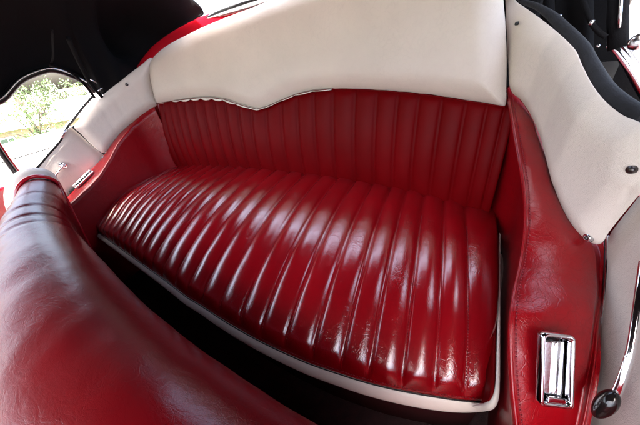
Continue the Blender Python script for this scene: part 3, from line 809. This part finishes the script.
# cream end roll with red piping
V = []; endx = [0, .012, .03, .05, .068, .078, .082]; shr = [.99, 1.14, 1.24, 1.22, 1.05, .80, .02]
S0 = fsec(XL); c0 = sum(S0, Vector())/len(S0)
for dx, k in zip(endx, shr):
    for p in S0:
        V.append(Vector((XL-dx, lerp(c0.y, p.y, k), -.85+(p.z+.85)*(1-(1-k)*(.22 if k > 1 else .4)))))
add('end_panel', V, gridfaces(len(endx), nsec), 'piping', fr, 0, label='cream padded end of the seat back')
P = [Vector((XL+.002, lerp(c0.y, p.y, 1.02), p.z+.006)) for p in S0]
tube('end_piping', P, .0065, 'paint', fr, 10, 80, label='red piping between leather and cream end')

# ================================================================== OUTSIDE
G = -1.25
def ground(name, pts, z, mat):
    o = add(name, [Vector((x, y, z)) for x, y in pts], [tuple(range(len(pts)))], mat, None, smooth_=False); o['kind'] = 'structure'; return o
LOW = G-3.2
ground('lawn', [(-400, -400), (-13, -400), (-13, 400), (-400, 400)], LOW, 'grass')
ground('ground', [(-13.2, -400), (400, -400), (400, 400), (-13.2, 400)], G-.03, 'grass')
ground('street', [(-9.5, -300), (60, -300), (60, 300), (-9.5, 300)], G, 'asphalt')
ground('footpath', [(-13, -300), (-9.4, -300), (-9.4, 300), (-13, 300)], G+.02, 'concrete')
def P2(p, z): return Vector((p.x, p.y, z))
def house(base, rot, L, W, H, roofh, wall, label, nwin=3):
    o = thing('house', label, 'house', base, 'houses across the street', rot)
    def lb(name, c, e, mat, par, **k):
        V, F = [], []; box_geo(Vector(c), Vector((e[0], 0, 0)), Vector((0, e[1], 0)), Vector((0, 0, e[2])), V, F)
        return add(name, V, F, mat, par, local=True, smooth_=False, **k)
    lb('wall', (0, 0, H/2), (L/2, W/2, H/2), wall, o)
    V = [Vector(p) for p in ((-L/2-.5, -W/2-.5, H), (L/2+.5, -W/2-.5, H), (L/2+.5, W/2+.5, H), (-L/2-.5, W/2+.5, H), (-L/2-.5, 0, H+roofh), (L/2+.5, 0, H+roofh))]
    rf = add('roof', V, [(0, 1, 5, 4), (2, 3, 4, 5), (0, 4, 3), (1, 2, 5), (0, 3, 2, 1)], 'rooftile', o, local=True, smooth_=False)
    lb('chimney', (L*.25, W*.12, H+roofh*.9), (.35, .35, .9), wall, rf)
    for i in range(nwin):
        x = lerp(-L*.36, L*.36, i/(nwin-1))
        for s in (-1, 1):
            w = lb('window', (x, s*(W/2+.02), H*.55), (.75, .05, .6), 'whitepaint', o)
            lb('pane', (x, s*(W/2+.075), H*.55), (.62, .01, .48), 'glassdark', w)
    d = lb('door', (L*.18, -W/2-.03, 1.05), (.5, .05, 1.05), 'whitepaint', o)
    lb('handle', (L*.18+.38, -W/2-.1, 1.05), (.06, .03, .03), 'chromebright', d)
    return o
def at(u, dist, z=G):
    """a spot on the ground in the direction of picture column u along the horizon"""
    v = 212.5+(-.54485237+(-.14021391)*(u-320)/FPX)/.82672604*FPX*1
    d = ray(u, v); d.z = 0; d.normalize(); p = d*dist; p.z = z; return p
h1 = at(44, 33, LOW); house(h1, math.atan2(h1.y, h1.x)+math.radians(62), 8, 6, 2.3, 1.3, 'brick', 'low red brick house seen through the left car window')
h2 = at(80, 50, LOW); house(h2, math.atan2(h2.y, h2.x)+math.radians(70), 11, 8, 2.7, 1.6, 'whitepaint', 'pale rendered house beyond the brick one', 4)
def tree(base, h, r, mat, label, seed, n=900, cat='tree', group='trees outside'):
    rnd = random.Random(seed); o = thing('tree', label, cat, base, group)
    V, F = [], []; tops = []
    tube_geo([Vector((0, 0, 0)), Vector((.1, 0, h*.3)), Vector((0, .1, h*.62)), Vector((.1, .1, h*.8))], [.16*h/6, .12*h/6, .07*h/6, .03*h/6], 8, V, F)
    cl = []
    for k in range(9):
        a = rnd.uniform(0, 6.28); q = rnd.uniform(.35, .95)*r; zz = h*rnd.uniform(.5, .93)
        e = Vector((math.cos(a)*q, math.sin(a)*q, zz)); cl.append((e, rnd.uniform(.28, .5)*r))
        tube_geo([Vector((.05, 0, h*rnd.uniform(.3, .55))), e*.6+Vector((0, 0, zz*.3)), e], [.06*h/6, .04*h/6, .015*h/6], 6, V, F)
    add('trunk', V, F, 'bark', o, local=True)
    V, F = [], []
    for k in range(n):
        c, rr = rnd.choice(cl); d = Vector((rnd.gauss(0, 1), rnd.gauss(0, 1), rnd.gauss(0, .8))).normalized()*rr*rnd.uniform(.3, 1.1)
        p = c+d; s = rnd.uniform(.10, .2)*h/7; a = Vector((rnd.gauss(0, 1), rnd.gauss(0, 1), rnd.gauss(0, 1))).normalized(); b = a.orthogonal().normalized()*s; a = a*s*.6
        i = len(V); V += [p-a, p-b*.5, p+a, p+b*.5]; F.append((i, i+1, i+2, i+3))
    add('crown', V, F, mat, o, local=True, smooth_=False)
    return o
tree(at(10, 24, LOW), 4.3, 1.7, 'leafpale', 'bushy pale tree left of the brick house', 3)
tree(at(25, 31, LOW), 5.2, 1.6, 'leaf', 'tall loose tree rising behind the brick house', 4)
tree(at(60, 36, LOW), 5.4, 1.7, 'leaf', 'loose tree to the right of the brick house', 5)
tree(at(86, 40, LOW), 4.6, 1.6, 'leafpale', 'distant tree at the rear corner of the left window', 6)
tree(Vector((2.2, 9.5, G)), 6, 2.4, 'leafpale', 'tree behind the car seen past the right quarter', 7)
tree(Vector((-4.2, 16, G)), 6.5, 2.8, 'leaf', 'tree behind the tail of the car', 8)
def hedge(base, rot, L):
    rnd = random.Random(11); V, F = [], []
    for k in range(3000):
        p = Vector((rnd.uniform(-L/2, L/2), rnd.gauss(0, .35), abs(rnd.gauss(.45, .35)))); s = rnd.uniform(.03, .07)
        a = Vector((rnd.gauss(0, 1), rnd.gauss(0, 1), rnd.gauss(0, 1))).normalized(); b = a.orthogonal().normalized()*s; a = a*s
        i = len(V); V += [p-a, p-b, p+a, p+b]; F.append((i, i+1, i+2, i+3))
    o = add('hedge', V, F, 'leafpale', None, smooth_=False, local=True); o.location = CAM+base; o.rotation_euler = (0, 0, rot)
    return tag(o, 'low green hedge in front of the brick house', 'hedge')
hp = at(30, 25.0, LOW); hedge(hp, math.atan2(hp.y, hp.x)+math.radians(65), 7)
# parked car beyond the window sill
pc = thing('parked_car', 'blue-grey car parked by the hedge outside the left window', 'car', at(20, 21, LOW), None, math.radians(100))
def carbody():
    xs2 = [-2.1, -2.0, -1.4, -.7, 0, .7, 1.5, 2.05, 2.15]; bot_ = [.5, .32, .28, .28, .28, .28, .28, .34, .5]; top_ = [.62, .80, .90, .93, .93, .92, .86, .74, .6]; hw = [.62, .78, .84, .86, .86, .86, .84, .76, .6]
    V = []
    for x, b, t, w in zip(xs2, bot_, top_, hw):
        for k in range(16):
            a = 2*math.pi*k/16; c, s = math.cos(a), math.sin(a)
            V.append(Vector((x, w*math.copysign(abs(c)**.5, c), (b+t)/2+(t-b)/2*math.copysign(abs(s)**.5, s))))
    F = gridfaces(9, 16, True)+[tuple(range(16)), tuple(8*16+k for k in range(16))]
    add('body', V, F, 'bluepaint', pc, local=True)
    V = []
    for x, t, w in ((-1.45, .9, .76), (-1.0, 1.28, .66), (-.2, 1.36, .62), (.35, 1.3, .62), (1.0, .9, .74)):
        V += [Vector((x, -w, .85)), Vector((x, -w*.9, t)), Vector((x, w*.9, t)), Vector((x, w, .85))]
    add('cabin_glass', V, gridfaces(5, 4)+[(0, 1, 2, 3), (16, 17, 18, 19)], 'glassdark', pc, local=True, smooth_=False)
    V, F = [], []; box_geo(Vector((-.25, 0, 1.345)), Vector((.75, 0, 0)), Vector((0, .56, 0)), Vector((0, 0, .03)), V, F); add('roof', V, F, 'bluepaint', pc, local=True, bevel=.02)
    for x in (-1.3, 1.3):
        for y in (-.82, .82):
            V, F = tube_geo([Vector((x, y-.1, .31)), Vector((x, y+.1, .31))], .31, 20); w = add('wheel', V, F, 'rubber', pc, local=True, bevel=.02)
            V, F = tube_geo([Vector((x, y-.11, .31)), Vector((x, y+.11, .31))], .17, 16); add('rim', V, F, 'chromebright', w, local=True)
    for y in (-.6, .6):
        V, F = [], []; box_geo(Vector((-2.08, y, .62)), Vector((.05, 0, 0)), Vector((0, .14, 0)), Vector((0, 0, .08)), V, F); add('tail_light', V, F, 'lamp', pc, local=True, bevel=.01)
        V, F = [], []; box_geo(Vector((2.12, y, .62)), Vector((.05, 0, 0)), Vector((0, .12, 0)), Vector((0, 0, .08)), V, F); add('headlight', V, F, 'whitepaint', pc, local=True, bevel=.01)
carbody()

for o in list(bpy.data.objects):
    if 'base' in o: del o['base']
# ================================================================== LIGHT, CAMERA
w = bpy.data.worlds.new('World'); sc.world = w; w.use_nodes = True
nt = w.node_tree; bg = nt.nodes['Background']; sky = nt.nodes.new('ShaderNodeTexSky'); sky.sky_type = 'NISHITA'; sky.sun_disc = False
SUN_EL, SUN_AZ = 68, 200          # azimuth measured from +Y (tail) towards +X... see vector below
el, az = math.radians(SUN_EL), math.radians(SUN_AZ)
sv = Vector((math.sin(az)*math.cos(el), math.cos(az)*math.cos(el), math.sin(el)))
sky.sun_elevation = el; sky.sun_rotation = az; sky.air_density = 1.0; sky.dust_density = 7.0; sky.ozone_density = .6
nt.links.new(sky.outputs[0], bg.inputs[0]); bg.inputs[1].default_value = .15
sl = bpy.data.lights.new('sun', 'SUN'); sl.energy = 4.5; sl.angle = math.radians(.5); sl.color = (1, .95, .88)
so = bpy.data.objects.new('sun', sl); COL.objects.link(so); so.rotation_euler = sv.to_track_quat('Z', 'Y').to_euler()
cd = bpy.data.cameras.new('camera'); cam = bpy.data.objects.new('camera', cd); COL.objects.link(cam)
cd.sensor_width = 36; cd.lens = 36*FPX/640; cd.clip_start = .01; cd.clip_end = 2000
# lens axes (x right, y down, z forward) -> world
Rm = Matrix(((AX.x, -AX.y, -AX.z), (AY.x, -AY.y, -AY.z), (AZ.x, -AZ.y, -AZ.z)))
cam.matrix_world = Matrix.Translation(CAM) @ Rm.to_4x4()
sc.camera = cam
sc.render.engine = 'CYCLES'
sc.cycles.use_denoising = True; sc.cycles.max_bounces = 6; sc.cycles.diffuse_bounces = 1; sc.cycles.glossy_bounces = 3; sc.cycles.sample_clamp_indirect = 10
vs = sc.view_settings; vs.view_transform = 'Standard'; vs.look = 'None'; vs.gamma = 1; vs.exposure = 3.35
